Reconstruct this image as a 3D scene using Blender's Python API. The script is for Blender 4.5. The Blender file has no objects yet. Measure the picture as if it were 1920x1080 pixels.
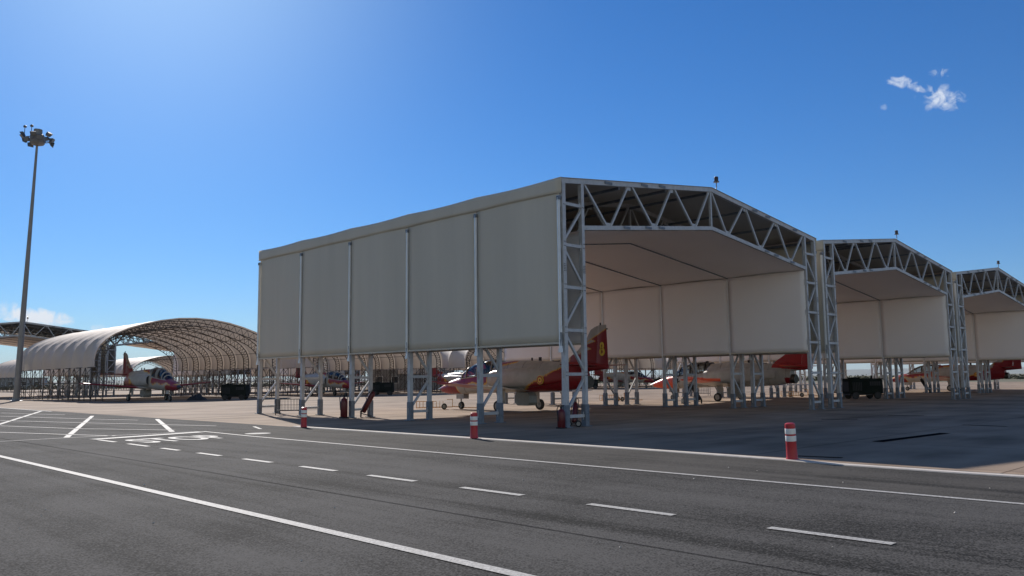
import bpy, math, random
from mathutils import Vector, Matrix, noise
random.seed(7)
sc = bpy.context.scene
COL = sc.collection
V = Vector
# ---------------------------------------------------------------- camera, sky, sun, exposure
# world x runs across the shelter row, world y along the shelters' length (and along the road)
CAM = V((-21.517, -19.507, 1.7))
cd = bpy.data.cameras.new('camera'); cam = bpy.data.objects.new('camera', cd); COL.objects.link(cam)
Rv = V((0.7163, -0.6977, -0.0110)).normalized()
Fv = V((0.69439, 0.71119, 0.10968)).normalized()
Rv = (Rv - Fv * Rv.dot(Fv)).normalized(); Uv = Rv.cross(Fv)
M = Matrix((Rv, Uv, -Fv)).transposed().to_4x4(); M.translation = CAM
cam.matrix_world = M
cd.sensor_width = 36; cd.lens = 29.02; cd.clip_start = 0.1; cd.clip_end = 60000
sc.camera = cam
SUN = V((0.57, 1.60, 1.0)).normalized()
ELEV = math.asin(SUN.z); AZ = math.atan2(SUN.x, SUN.y)       # azimuth clockwise from +Y
sd = bpy.data.lights.new('sun', 'SUN'); sd.energy = 5.0; sd.angle = math.radians(0.53); sd.color = (1.0, 0.935, 0.86)
so = bpy.data.objects.new('sun', sd); COL.objects.link(so)
so.rotation_euler = SUN.to_track_quat('Z', 'Y').to_euler(); so.location = (0, 0, 60)
world = bpy.data.worlds.new('World'); sc.world = world; world.use_nodes = True
wn = world.node_tree; wn.nodes.clear()
def W(t, **k):
    n = wn.nodes.new(t)
    for a, b in k.items(): setattr(n, a, b)
    return n
sky = W('ShaderNodeTexSky', sky_type='NISHITA', sun_disc=False, sun_elevation=ELEV, sun_rotation=AZ,
        altitude=0, air_density=1.0, dust_density=0.11, ozone_density=2.6)
hs = W('ShaderNodeHueSaturation'); hs.inputs['Saturation'].default_value = 1.12; hs.inputs['Value'].default_value = 1.0
tint = W('ShaderNodeMix', data_type='RGBA', blend_type='MULTIPLY'); tint.inputs[0].default_value = 1; tint.inputs[7].default_value = (.64, .93, 1.34, 1)
wn.links.new(sky.outputs[0], tint.inputs[6]); wn.links.new(tint.outputs[2], hs.inputs['Color'])
tc = W('ShaderNodeTexCoord')
# unseen sky behind the camera made paler and brighter, added to fill the shade
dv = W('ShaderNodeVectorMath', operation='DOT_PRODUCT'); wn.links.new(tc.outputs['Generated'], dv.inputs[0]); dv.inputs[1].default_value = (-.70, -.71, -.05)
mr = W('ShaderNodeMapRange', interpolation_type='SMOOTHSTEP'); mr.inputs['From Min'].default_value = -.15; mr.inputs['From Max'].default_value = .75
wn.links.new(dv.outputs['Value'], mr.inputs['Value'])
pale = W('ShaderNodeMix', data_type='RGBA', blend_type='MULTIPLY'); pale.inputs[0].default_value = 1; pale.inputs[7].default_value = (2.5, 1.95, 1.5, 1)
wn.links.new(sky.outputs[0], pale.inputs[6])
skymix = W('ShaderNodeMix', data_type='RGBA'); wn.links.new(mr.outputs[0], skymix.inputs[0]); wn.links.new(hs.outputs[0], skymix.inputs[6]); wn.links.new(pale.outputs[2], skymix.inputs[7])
def wmath(op, a, b=None, clamp=False):
    n = W('ShaderNodeMath', operation=op, use_clamp=clamp)
    for i, v in enumerate((a, b)):
        if v is None: continue
        if isinstance(v, (int, float)): n.inputs[i].default_value = v
        else: wn.links.new(v, n.inputs[i])
    return n.outputs[0]
nz = W('ShaderNodeTexNoise'); nz.inputs['Scale'].default_value = 75; nz.inputs['Detail'].default_value = 9; nz.inputs['Roughness'].default_value = 0.62
nz.inputs['Distortion'].default_value = 0.6
wn.links.new(tc.outputs['Generated'], nz.inputs['Vector'])
cl = None
# bright aureole close around the sun, just above the frame
ha = W('ShaderNodeVectorMath', operation='DOT_PRODUCT'); wn.links.new(tc.outputs['Generated'], ha.inputs[0]); ha.inputs[1].default_value = SUN
hp = wmath('POWER', wmath('MAXIMUM', ha.outputs['Value'], 0.0), 36)
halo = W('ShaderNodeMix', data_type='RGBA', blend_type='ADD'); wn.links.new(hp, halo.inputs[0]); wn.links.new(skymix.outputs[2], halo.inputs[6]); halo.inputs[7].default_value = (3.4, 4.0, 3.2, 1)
# clouds: ellipses on the dome in direction space (centre, half-width, half-height, tilt, strength)
UP = V((0, 0, 1))
CLOUDS = [((0.8965, 0.3160, 0.3108), .020, .006, -.35, .86), ((0.9060, 0.2990, 0.3005), .014, .006, -.45, .80), ((0.9139, 0.2856, 0.2886), .021, .0135, -.05, .86),
          ((0.9072, 0.2790, 0.3136), .014, .006, -.25, .62), ((0.8956, 0.3391, 0.2879), .005, .004, 0, .4),
          ((0.2445, 0.9672, 0.0700), .034, .0095, -.1, 1.35), ((0.2187, 0.9722, 0.0790), .014, .007, .1, 1.0),
          ((0.2300, 0.9710, 0.0680), .040, .006, 0, .6), ((0.3030, 0.9510, 0.0600), .022, .005, -.15, .6)]
for c, hw, hh, tilt, st in CLOUDS:
    c = V(c).normalized(); rt = c.cross(UP).normalized(); up = rt.cross(c)
    ax = rt * math.cos(tilt) + up * math.sin(tilt); ay = -rt * math.sin(tilt) + up * math.cos(tilt)
    def dotn(v):
        n = W('ShaderNodeVectorMath', operation='DOT_PRODUCT'); wn.links.new(tc.outputs['Generated'], n.inputs[0]); n.inputs[1].default_value = v
        return n.outputs['Value']
    dx = wmath('MULTIPLY', dotn(ax), 1 / hw); dy = wmath('MULTIPLY', dotn(ay), 1 / hh)
    r2 = wmath('ADD', wmath('MULTIPLY', dx, dx), wmath('MULTIPLY', dy, dy))
    front = wmath('GREATER_THAN', dotn(c), 0.5)
    e = wmath('MULTIPLY', wmath('MULTIPLY', wmath('SUBTRACT', 1.0, wmath('MULTIPLY', r2, 0.5), True), st), front)
    cl = e if cl is None else wmath('MAXIMUM', cl, e)
mask = wmath('MULTIPLY', wmath('SUBTRACT', wmath('ADD', cl, wmath('MULTIPLY', nz.outputs['Fac'], 2.4)), 1.68), 1.25, True)
mask = wmath('MULTIPLY', mask, wmath('MULTIPLY', cl, 1.5, True))
mixc = W('ShaderNodeMix', data_type='RGBA'); wn.links.new(mask, mixc.inputs[0]); wn.links.new(halo.outputs[2], mixc.inputs[6])
mixc.inputs[7].default_value = (11.5, 12.2, 13.2, 1)
bg = W('ShaderNodeBackground'); bg.inputs['Strength'].default_value = 0.067
wo = W('ShaderNodeOutputWorld')
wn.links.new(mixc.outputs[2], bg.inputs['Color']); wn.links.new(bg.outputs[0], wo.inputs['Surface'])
vs = sc.view_settings; vs.view_transform = 'Standard'; vs.look = 'None'; vs.exposure = 0.16; vs.gamma = 1
sc.render.engine = 'CYCLES'
sc.cycles.max_bounces = 8; sc.cycles.diffuse_bounces = 4; sc.cycles.transparent_max_bounces = 12

# ---------------------------------------------------------------- materials
def lnk(nt, a, b): nt.links.new(a, b)
def mat(name, col, rough=0.6, metal=0.0, var=0.12, scale=1.5, bump=0.0, bscale=40, translucent=0.0, tcol=None, col2=None, spec=0.5, streak=0.0, stretch=(1, 1, 1), contrast=1.0):
    m = bpy.data.materials.new(name); m.use_nodes = True; nt = m.node_tree; nt.nodes.clear()
    N = lambda t, **k: [setattr(n := nt.nodes.new(t), a, b) or n for a, b in k.items()][-1] if k else nt.nodes.new(t)
    out = nt.nodes.new('ShaderNodeOutputMaterial'); p = nt.nodes.new('ShaderNodeBsdfPrincipled')
    p.inputs['Roughness'].default_value = rough; p.inputs['Metallic'].default_value = metal
    p.inputs['Specular IOR Level'].default_value = spec
    tcn = nt.nodes.new('ShaderNodeTexCoord'); mp = nt.nodes.new('ShaderNodeMapping'); lnk(nt, tcn.outputs['Object'], mp.inputs[0]); mp.inputs['Scale'].default_value = stretch
    n1 = nt.nodes.new('ShaderNodeTexNoise'); n1.inputs['Scale'].default_value = scale; n1.inputs['Detail'].default_value = 7; n1.inputs['Roughness'].default_value = 0.6
    lnk(nt, mp.outputs[0], n1.inputs['Vector'])
    rp = nt.nodes.new('ShaderNodeValToRGB')
    c = V(col); a = c * (1 - var); b = c * (1 + var) if col2 is None else V(col2)
    lo, hi = 0.5 - 0.22 / contrast, 0.5 + 0.22 / contrast
    rp.color_ramp.elements[0].position = lo; rp.color_ramp.elements[1].position = hi
    rp.color_ramp.elements[0].color = (*a, 1); rp.color_ramp.elements[1].color = (*b, 1)
    lnk(nt, n1.outputs['Fac'], rp.inputs[0]); lnk(nt, rp.outputs[0], p.inputs['Base Color'])
    if bump:
        n2 = nt.nodes.new('ShaderNodeTexNoise'); n2.inputs['Scale'].default_value = bscale; n2.inputs['Detail'].default_value = 4
        lnk(nt, tcn.outputs['Object'], n2.inputs['Vector'])
        bp = nt.nodes.new('ShaderNodeBump'); bp.inputs['Strength'].default_value = bump; bp.inputs['Distance'].default_value = 0.02
        lnk(nt, n2.outputs['Fac'], bp.inputs['Height']); lnk(nt, bp.outputs[0], p.inputs['Normal'])
    last = p.outputs[0]
    if translucent:
        t = nt.nodes.new('ShaderNodeBsdfTranslucent'); t.inputs[0].default_value = (*(tcol or col), 1)
        mx = nt.nodes.new('ShaderNodeMixShader'); mx.inputs[0].default_value = translucent
        lnk(nt, p.outputs[0], mx.inputs[1]); lnk(nt, t.outputs[0], mx.inputs[2]); last = mx.outputs[0]
    lnk(nt, last, out.inputs[0]); m['p'] = 1
    return m
def asphalt(name, lo, hi, seed=0.0):
    m = bpy.data.materials.new(name); m.use_nodes = True; nt = m.node_tree; p = nt.nodes['Principled BSDF']
    tcn = nt.nodes.new('ShaderNodeTexCoord'); mp = nt.nodes.new('ShaderNodeMapping'); lnk(nt, tcn.outputs['Object'], mp.inputs[0]); mp.inputs['Location'].default_value = (seed, seed, 0)
    def noi(s, d, r=.6, st=None):
        n = nt.nodes.new('ShaderNodeTexNoise'); n.inputs['Scale'].default_value = s; n.inputs['Detail'].default_value = d; n.inputs['Roughness'].default_value = r
        if st:
            q = nt.nodes.new('ShaderNodeMapping'); q.inputs['Scale'].default_value = st; lnk(nt, mp.outputs[0], q.inputs[0]); lnk(nt, q.outputs[0], n.inputs['Vector'])
        else: lnk(nt, mp.outputs[0], n.inputs['Vector'])
        return n.outputs['Fac']
    def mth(op, a, b):
        n = nt.nodes.new('ShaderNodeMath'); n.operation = op
        for i, v in enumerate((a, b)):
            if isinstance(v, (int, float)): n.inputs[i].default_value = v
            else: lnk(nt, v, n.inputs[i])
        return n.outputs[0]
    vo = nt.nodes.new('ShaderNodeTexVoronoi'); vo.inputs['Scale'].default_value = 45; lnk(nt, mp.outputs[0], vo.inputs['Vector'])
    grain = mth('ADD', mth('ADD', mth('MULTIPLY', noi(60, 2, .8), .25), mth('MULTIPLY', noi(17, 3, .75), .33)), mth('MULTIPLY', vo.outputs['Distance'], .33))
    big = mth('ADD', mth('MULTIPLY', noi(.35, 6), .55), mth('MULTIPLY', noi(1.2, 4, .6, (1.3, .07, 1)), .45))
    f = mth('ADD', mth('MULTIPLY', grain, .75), mth('ADD', mth('MULTIPLY', big, .55), mth('ADD', 0.0, mth('MULTIPLY', mth('MAXIMUM', mth('SUBTRACT', noi(.8, 4, .6, (1.7, .035, 1)), .54), 0), -.55))))
    rp = nt.nodes.new('ShaderNodeValToRGB'); rp.color_ramp.elements[0].position = .515; rp.color_ramp.elements[1].position = .67
    rp.color_ramp.elements[0].color = (*lo, 1); rp.color_ramp.elements[1].color = (*hi, 1)
    lnk(nt, f, rp.inputs[0]); lnk(nt, rp.outputs[0], p.inputs['Base Color'])
    p.inputs['Roughness'].default_value = .92; p.inputs['Specular IOR Level'].default_value = .07
    bp = nt.nodes.new('ShaderNodeBump'); bp.inputs['Strength'].default_value = .55; bp.inputs['Distance'].default_value = .012
    lnk(nt, grain, bp.inputs['Height']); lnk(nt, bp.outputs[0], p.inputs['Normal'])
    return m
def concrete(name):
    m = bpy.data.materials.new(name); m.use_nodes = True; nt = m.node_tree; p = nt.nodes['Principled BSDF']
    tcn = nt.nodes.new('ShaderNodeTexCoord')
    def noi(s, d, st=(1, 1, 1)):
        q = nt.nodes.new('ShaderNodeMapping'); q.inputs['Scale'].default_value = st; lnk(nt, tcn.outputs['Object'], q.inputs[0])
        n = nt.nodes.new('ShaderNodeTexNoise'); n.inputs['Scale'].default_value = s; n.inputs['Detail'].default_value = d; lnk(nt, q.outputs[0], n.inputs['Vector'])
        return n.outputs['Fac']
    def mth(op, a, b, cl=False):
        n = nt.nodes.new('ShaderNodeMath'); n.operation = op; n.use_clamp = cl
        for i, v in enumerate((a, b)):
            if isinstance(v, (int, float)): n.inputs[i].default_value = v
            else: lnk(nt, v, n.inputs[i])
        return n.outputs[0]
    f = mth('ADD', mth('MULTIPLY', noi(.25, 8), .6), mth('MULTIPLY', noi(.8, 5, (.25, 1.2, 1)), .4))
    rp = nt.nodes.new('ShaderNodeValToRGB'); e = rp.color_ramp.elements
    e[0].position = .33; e[0].color = (.175, .127, .088, 1); e[1].position = .66; e[1].color = (.44, .33, .243, 1)
    m1 = e.new(.5); m1.color = (.315, .233, .168, 1)
    lnk(nt, f, rp.inputs[0])
    br = nt.nodes.new('ShaderNodeTexBrick'); br.offset = 0; br.squash = 1
    br.inputs['Scale'].default_value = 1; br.inputs['Brick Width'].default_value = 5.0; br.inputs['Row Height'].default_value = 5.0
    br.inputs['Mortar Size'].default_value = .025; br.inputs['Mortar Smooth'].default_value = .3
    lnk(nt, tcn.outputs['Object'], br.inputs['Vector'])
    br.inputs['Color1'].default_value = (1, 1, 1, 1); br.inputs['Color2'].default_value = (.84, .85, .87, 1); br.inputs['Mortar'].default_value = (.42, .4, .38, 1)
    mx = nt.nodes.new('ShaderNodeMix'); mx.data_type = 'RGBA'; mx.blend_type = 'MULTIPLY'; mx.inputs[0].default_value = 1
    lnk(nt, rp.outputs[0], mx.inputs[6]); lnk(nt, br.outputs[0], mx.inputs[7])
    # oil and water stains
    st = mth('MULTIPLY', mth('SUBTRACT', noi(.45, 9, (.5, 1, 1)), .57), 6, True)
    mx2 = nt.nodes.new('ShaderNodeMix'); mx2.data_type = 'RGBA'; mx2.blend_type = 'MULTIPLY'; lnk(nt, mth('MULTIPLY', st, .5), mx2.inputs[0])
    lnk(nt, mx.outputs[2], mx2.inputs[6]); mx2.inputs[7].default_value = (.5, .46, .43, 1)
    lnk(nt, mx2.outputs[2], p.inputs['Base Color'])
    p.inputs['Roughness'].default_value = .88; p.inputs['Specular IOR Level'].default_value = .13
    return m
def paint(name, rough=.35):
    m = bpy.data.materials.new(name); m.use_nodes = True; nt = m.node_tree; p = nt.nodes['Principled BSDF']
    at = nt.nodes.new('ShaderNodeAttribute'); at.attribute_name = 'livery'
    n = nt.nodes.new('ShaderNodeTexNoise'); n.inputs['Scale'].default_value = 3; n.inputs['Detail'].default_value = 8
    tcn = nt.nodes.new('ShaderNodeTexCoord'); lnk(nt, tcn.outputs['Object'], n.inputs['Vector'])
    rp = nt.nodes.new('ShaderNodeValToRGB'); rp.color_ramp.elements[0].position = .3; rp.color_ramp.elements[1].position = .7
    rp.color_ramp.elements[0].color = (.78, .77, .75, 1); rp.color_ramp.elements[1].color = (1, 1, 1, 1)
    lnk(nt, n.outputs['Fac'], rp.inputs[0])
    mx = nt.nodes.new('ShaderNodeMix'); mx.data_type = 'RGBA'; mx.blend_type = 'MULTIPLY'; mx.inputs[0].default_value = 1
    lnk(nt, at.outputs['Color'], mx.inputs[6]); lnk(nt, rp.outputs[0], mx.inputs[7]); lnk(nt, mx.outputs[2], p.inputs['Base Color'])
    p.inputs['Roughness'].default_value = rough
    return m
def glassmat(name):
    m = bpy.data.materials.new(name); m.use_nodes = True; nt = m.node_tree; nt.nodes.clear()
    out = nt.nodes.new('ShaderNodeOutputMaterial'); g = nt.nodes.new('ShaderNodeBsdfGlossy'); t = nt.nodes.new('ShaderNodeBsdfTransparent')
    g.inputs['Roughness'].default_value = .06; g.inputs['Color'].default_value = (.75, .74, .72, 1); t.inputs[0].default_value = (.55, .6, .62, 1)
    mx = nt.nodes.new('ShaderNodeMixShader'); fr = nt.nodes.new('ShaderNodeFresnel'); fr.inputs[0].default_value = 1.6
    lnk(nt, fr.outputs[0], mx.inputs[0]); lnk(nt, t.outputs[0], mx.inputs[1]); lnk(nt, g.outputs[0], mx.inputs[2]); lnk(nt, mx.outputs[0], out.inputs[0])
    return m
MT = {
 'concrete': concrete('apron_concrete'),
 'asphalt': asphalt('road_asphalt', (.017, .017, .0165), (.098, .094, .090)),
 'asphalt2': asphalt('shoulder_asphalt', (.028, .027, .0255), (.090, .084, .077), 9.0),
 'soil': mat('dry_soil', (.17, .14, .09), .95, var=.3, scale=.01, col2=(.13, .13, .06)),
 'line': mat('white_road_paint', (.22, .21, .20), .75, var=.0, scale=26, bump=.4, col2=(.52, .505, .475), contrast=1.3),
 'faintline': mat('worn_road_paint', (.34, .33, .31), .8, var=.35, scale=12),
 'kerb': mat('pale_edging', (.55, .49, .43), .8, var=.15, scale=4),
 'tar': mat('tar', (.012, .012, .014), 1.0, var=.2, spec=.0),
 'fabric': mat('outer_pvc', (.64, .575, .47), .62, var=.06, scale=.9, bump=.35, bscale=1.1, translucent=.10, tcol=(.9, .68, .46), stretch=(1, 1, .10)),
 'liner': mat('inner_pvc', (.92, .87, .85), .6, var=.04, scale=.3, bump=.3, bscale=.8, translucent=.04, tcol=(.95, .74, .58)),
 'roof': mat('roof_pvc', (.44, .40, .34), .6, var=.07, scale=.4, bump=.2, bscale=2, translucent=.015, tcol=(.7, .55, .42)),
 'archfab': mat('arch_pvc', (.63, .54, .465), .65, var=.08, scale=.5, bump=.3, bscale=1.4, translucent=.20, tcol=(.66, .56, .47)),
 'galv': mat('galvanised_steel', (.50, .495, .50), .5, .25, var=.14, scale=5, bump=.15, bscale=60),
 'galvdark': mat('weathered_steel', (.20, .22, .25), .55, .5, var=.2, scale=6),
 'seam': mat('keder_rail', (.80, .80, .80), .4, .35, var=.08),
 'tube': mat('brown_steel_tube', (.085, .07, .062), .6, .25, var=.25, scale=4),
 'bolt': mat('black_bolt', (.02, .02, .025), .5, .4),
 'red': mat('red_plastic', (.42, .014, .024), .38, var=.12, scale=7),
 'firered': mat('fire_red', (.10, .006, .010), .4, var=.15, scale=6),
 'white': mat('white_reflective', (.78, .78, .76), .45, var=.08, scale=9),
 'black': mat('black_rubber', (.018, .018, .02), .75, var=.3, scale=8),
 'dgreen': mat('dark_green_paint', (.009, .013, .011), .85, var=.2, scale=3, spec=.15),
 'yellow': mat('ochre_yellow_paint', (.62, .30, .04), .5, var=.2, scale=6),
 'pole': mat('grey_mast_paint', (.23, .22, .215), .5, .2, var=.15, scale=1),
 'lamp': mat('floodlight_housing', (.10, .11, .12), .45, .4, var=.2),
 'lens': mat('floodlight_lens', (.16, .17, .18), .3, var=.1),
 'amber': mat('beacon_lens', (.035, .02, .02), .25, var=.1),
 'paint': paint('aircraft_paint'),
 'glass': glassmat('canopy_glass'),
 'gear': mat('landing_gear_grey', (.27, .27, .26), .45, .2, var=.15, scale=8),
 'nozzle': mat('exhaust_metal', (.10, .085, .07), .4, .8, var=.3, scale=6),
 'interior': mat('cockpit_dark', (.03, .032, .035), .7, var=.2),
 'leaf': mat('scrub_leaf', (.085, .082, .045), .9, var=.4, scale=.4),
 'hill': mat('far_hill', (.16, .16, .12), .95, var=.3, scale=.002),
 'wall': mat('grey_render', (.33, .33, .33), .8, var=.12, scale=.7),
 'winglass': mat('dark_window', (.03, .04, .05), .15, var=.1),
 'yellownum': mat('yellow_number', (.78, .55, .06), .5, var=.05),
 'blacknum': mat('dark_number', (.02, .02, .03), .5, var=.05),
}
# ---------------------------------------------------------------- mesh helpers
class MB:
    def __init__(s): s.v = []; s.f = []; s.sm = False
    def add(s, vs, fs):
        o = len(s.v); s.v += [tuple(v) for v in vs]; s.f += [tuple(i + o for i in f) for f in fs]; return s
    def box(s, x0, x1, y0, y1, z0, z1):
        return s.add([(x, y, z) for z in (z0, z1) for y in (y0, y1) for x in (x0, x1)],
                     [(0, 2, 3, 1), (4, 5, 7, 6), (0, 1, 5, 4), (2, 6, 7, 3), (0, 4, 6, 2), (1, 3, 7, 5)])
    def beam(s, p, q, w, h=None, up=V((0, 1, 0))):
        p, q = V(p), V(q); h = h or w; d = (q - p).normalized(); a = d.cross(up)
        if a.length < 1e-3: a = d.cross(V((1, 0, 0)))
        a.normalize(); b = a.cross(d)
        vs = [P + a * sx * w / 2 + b * sy * h / 2 for P in (p, q) for sx, sy in ((-1, -1), (1, -1), (1, 1), (-1, 1))]
        return s.add(vs, [(3, 2, 1, 0), (4, 5, 6, 7)] + [(i, (i + 1) % 4, 4 + (i + 1) % 4, 4 + i) for i in range(4)])
    def tube(s, pts, r, n=8, r2=None, cap=True):
        pts = [V(p) for p in pts]; k = len(pts); rings = []; prev = None
        for i, p in enumerate(pts):
            d = (pts[min(i + 1, k - 1)] - pts[max(i - 1, 0)]).normalized()
            if prev is None:
                a = d.cross(V((0, 0, 1)));
                if a.length < 1e-3: a = d.cross(V((1, 0, 0)))
            else: a = prev - d * prev.dot(d)
            a.normalize(); prev = a; b = d.cross(a)
            rr = r if r2 is None else r + (r2 - r) * i / (k - 1)
            if isinstance(r, (list, tuple)): rr = r[i]
            rings.append([p + a * math.cos(t) * rr + b * math.sin(t) * rr for t in [2 * math.pi * j / n for j in range(n)]])
        vs = [v for R_ in rings for v in R_]
        fs = [(i * n + j, i * n + (j + 1) % n, (i + 1) * n + (j + 1) % n, (i + 1) * n + j) for i in range(k - 1) for j in range(n)]
        if cap: fs += [tuple(range(n))[::-1], tuple((k - 1) * n + j for j in range(n))]
        return s.add(vs, fs)
    def cyl(s, p, q, r, n=20, r2=None): return s.tube([p, q], r, n, r2)
    def lathe(s, prof, n=24, c=(0, 0, 0)):
        k = len(prof); vs = [(c[0] + r * math.cos(2 * math.pi * j / n), c[1] + r * math.sin(2 * math.pi * j / n), c[2] + z) for r, z in prof for j in range(n)]
        fs = [(i * n + j, i * n + (j + 1) % n, (i + 1) * n + (j + 1) % n, (i + 1) * n + j) for i in range(k - 1) for j in range(n)]
        return s.add(vs, fs + [tuple(range(n))[::-1], tuple((k - 1) * n + j for j in range(n))])
    def grid(s, fn, nu, nv):
        vs = [fn(i / nu, j / nv) for j in range(nv + 1) for i in range(nu + 1)]
        return s.add(vs, [(j * (nu + 1) + i, j * (nu + 1) + i + 1, (j + 1) * (nu + 1) + i + 1, (j + 1) * (nu + 1) + i) for j in range(nv) for i in range(nu)])
    def poly(s, pts, z=0):
        return s.add([(x, y, z) for x, y in pts], [tuple(range(len(pts)))])
    def quadstrip(s, pts, w, z):
        """flat painted line of width w along pts"""
        P = [V((x, y)) for x, y in pts]
        vs = []
        for i, p in enumerate(P):
            d = (P[min(i + 1, len(P) - 1)] - P[max(i - 1, 0)]).normalized(); n = V((-d.y, d.x))
            vs += [(*(p + n * w / 2), z), (*(p - n * w / 2), z)]
        return s.add(vs, [(2 * i, 2 * i + 1, 2 * i + 3, 2 * i + 2) for i in range(len(P) - 1)])
    def build(s, name, m, parent=None, smooth=False, bevel=0, col=None, loc=None, rz=0):
        me = bpy.data.meshes.new(name); me.from_pydata(s.v, [], s.f); me.materials.append(MT[m] if isinstance(m, str) else m)
        if smooth:
            me.shade_smooth()
            try: me.set_sharp_from_angle(angle=math.radians(38))
            except Exception: pass
        o = bpy.data.objects.new(name, me); COL.objects.link(o); o.parent = parent
        if loc is not None: o.location = loc
        o.rotation_euler.z = rz
        if bevel:
            b = o.modifiers.new('bevel', 'BEVEL'); b.width = bevel; b.segments = 2; b.limit_method = 'ANGLE'
        if col:
            a = me.color_attributes.new('livery', 'FLOAT_COLOR', 'POINT')
            for i, v in enumerate(s.v): a.data[i].color = (*col(*v), 1)
        return o
def tag(o, label, cat=None, group=None, kind=None):
    if label: o['label'] = label
    if cat: o['category'] = cat
    if group: o['group'] = group
    if kind: o['kind'] = kind
    return o
def empty(name, loc=(0, 0, 0), rz=0):
    o = bpy.data.objects.new(name, None); COL.objects.link(o); o.location = loc; o.rotation_euler.z = rz; o.empty_display_size = .3
    return o
def copy_tree(o, parent=None):
    c = o.copy(); COL.objects.link(c); c.parent = parent
    for ch in o.children: copy_tree(ch, c)
    return c
def struct(name, mb, m, label=None, smooth=False):
    o = mb.build(name, m, None, smooth); return tag(o, label, None, None, 'structure')
def text(s, name, m, parent, size, loc, rot, extrude=.004, bold=0.0, sx=1, sy=1):
    cu = bpy.data.curves.new(name, 'FONT'); cu.body = s; cu.size = size; cu.extrude = extrude; cu.offset = bold; cu.align_x = 'CENTER'; cu.align_y = 'CENTER'
    t = bpy.data.objects.new(name, cu); COL.objects.link(t)
    me = bpy.data.meshes.new_from_object(t.evaluated_get(bpy.context.evaluated_depsgraph_get())); bpy.data.objects.remove(t)
    me.materials.clear(); me.materials.append(MT[m])
    o = bpy.data.objects.new(name, me); COL.objects.link(o); o.parent = parent; o.location = loc; o.rotation_euler = rot; o.scale = (sx, sy, 1)
    return o

# ---------------------------------------------------------------- ground
def ring(r0, r1, z, n=64):
    mb = MB(); vs = []
    for r in (r0, r1): vs += [(r * math.cos(2 * math.pi * i / n), r * math.sin(2 * math.pi * i / n), z) for i in range(n)]
    return mb.add(vs, [(i, (i + 1) % n, n + (i + 1) % n, n + i) for i in range(n)])
g = MB(); g.poly([(20000 * math.cos(t * math.pi / 32), 20000 * math.sin(t * math.pi / 32)) for t in range(64)], -.012)
struct('ground', g, 'soil', 'dry open ground reaching out to the hills beyond the airfield')
struct('apron', MB().add([(-90, -70, -.006), (175, -70, -.006), (175, 290, -.006), (-90, 290, -.006)], [(0, 1, 2, 3)]), 'concrete', 'tan concrete apron under and around the shelters')
struct('road', MB().poly([(-5.45, -90), (-5.45, -12.4), (-5.45, 60), (-7.2, 75), (-140, 75), (-140, -90)], 0), 'asphalt', 'dark asphalt road and parking area in the foreground')
struct('road_shoulder', MB().poly([(-5.8, -60), (-5.8, -12.5), (-5.5, -11), (-5.5, 8.4), (-9.05, 8.4), (-9.05, -60)], .004), 'asphalt2', 'smoother asphalt strip between kerb and long white line')
kp = [(-5.34, 8.9), (-5.36, 4), (-5.38, -1.3), (-5.46, -7.3), (-5.63, -11.2), (-5.82, -12.3), (-5.86, -14.4), (-5.72, -18), (-5.7, -60)]
kb = MB(); vs = []
for x, y in kp: vs += [(x - .12, y, 0), (x - .10, y, .022), (x + .13, y, .022), (x + .15, y, -.006)]
kb.add(vs, [(4 * i + j, 4 * i + j + 4, 4 * i + j + 5, 4 * i + j + 1) for i in range(len(kp) - 1) for j in range(3)])
struct('kerb', kb, 'kerb', 'pale low concrete edging between asphalt and apron')
mk = MB().quadstrip([(-8.9, 8.9), (-9.05, 5.1), (-9.05, -30)], .13, .008)
mk.quadstrip([(-16.3, 30), (-16.32, -6), (-16.3, -40)], .15, .008)
struct('edge_line', mk, 'line', 'long solid white lines painted along the road')
mk = MB()
for s_, e_ in [(7.4, 6.0), (5.0, 3.5), (2.6, 1.5), (.38, -.84), (-1.99, -3.25), (-4.46, -5.74), (-6.83, -8.19), (-9.39, -10.75), (-12.02, -13.4), (-14.68, -16.05), (-17.3, -18.7), (-20, -21.4)]:
    mk.quadstrip([(-12.8, s_), (-12.8, e_)], .14, .008)
struct('centre_line', mk, 'line', 'broken white centre line of the road')
mk = MB().quadstrip([(-12.85, 7.75), (-9.1, 8.6)], .46, .012)
mk.quadstrip([(-17, 9.15), (-13.1, 9.35), (-8.9, 8.95)], .10, .008)
struct('stop_line', mk, 'line', 'thick white stop line across the lane with thin give way line behind')
st = text('STOP', 'stop_lettering', 'line', None, 1.0, (-11.05, 5.68, .010), (0, 0, math.radians(3)), .001, .022, 1.12, 2.6)
tag(st, 'white letters STOP painted on the asphalt before the stop line', None, None, 'structure')
mk = MB()
for a, b in [((-12.56, 20.8), (-6.0, 39.3)), ((-13.1, 9.5), (-6.6, 27.7)), ((-9.7, 9.6), (-6.05, 20.4))]:
    mk.quadstrip([a, b], .18, .008)
struct('hatching', mk, 'line', 'thick slanting white bars painted in the parking area')
mk = MB()
for P in ([(-9.82, 32.4), (-8.14, 24.2), (-7.0, 20.2)], [(-11.24, 26.05), (-9.47, 19.8), (-7.0, 12.0)], [(-12.56, 20.2), (-11.2, 14.9), (-9.2, 10.6)], [(-13.9, 15.3), (-12.5, 10.95), (-11.8, 9.0)], [(-8.5, 38), (-7.0, 31)]):
    mk.quadstrip(P, .13, .008)
mk.quadstrip([(-5.6, 58), (-5.75, 38)], .2, .008)
mk.quadstrip([(-6.95, 8.5), (-6.3, 10.3)], .12, .008)
struct('bay_lines', mk, 'line', 'thin white lines crossing the hatched parking area')
mk = MB(); mk.add([(-8.3 + .42 * math.cos(t * math.pi / 8), 6.1 + .42 * math.sin(t * math.pi / 8), .012) for t in range(16)], [tuple(range(16))])
struct('manhole_cover', mk, 'faintline', 'small round pale manhole cover beside the STOP lettering')
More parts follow.
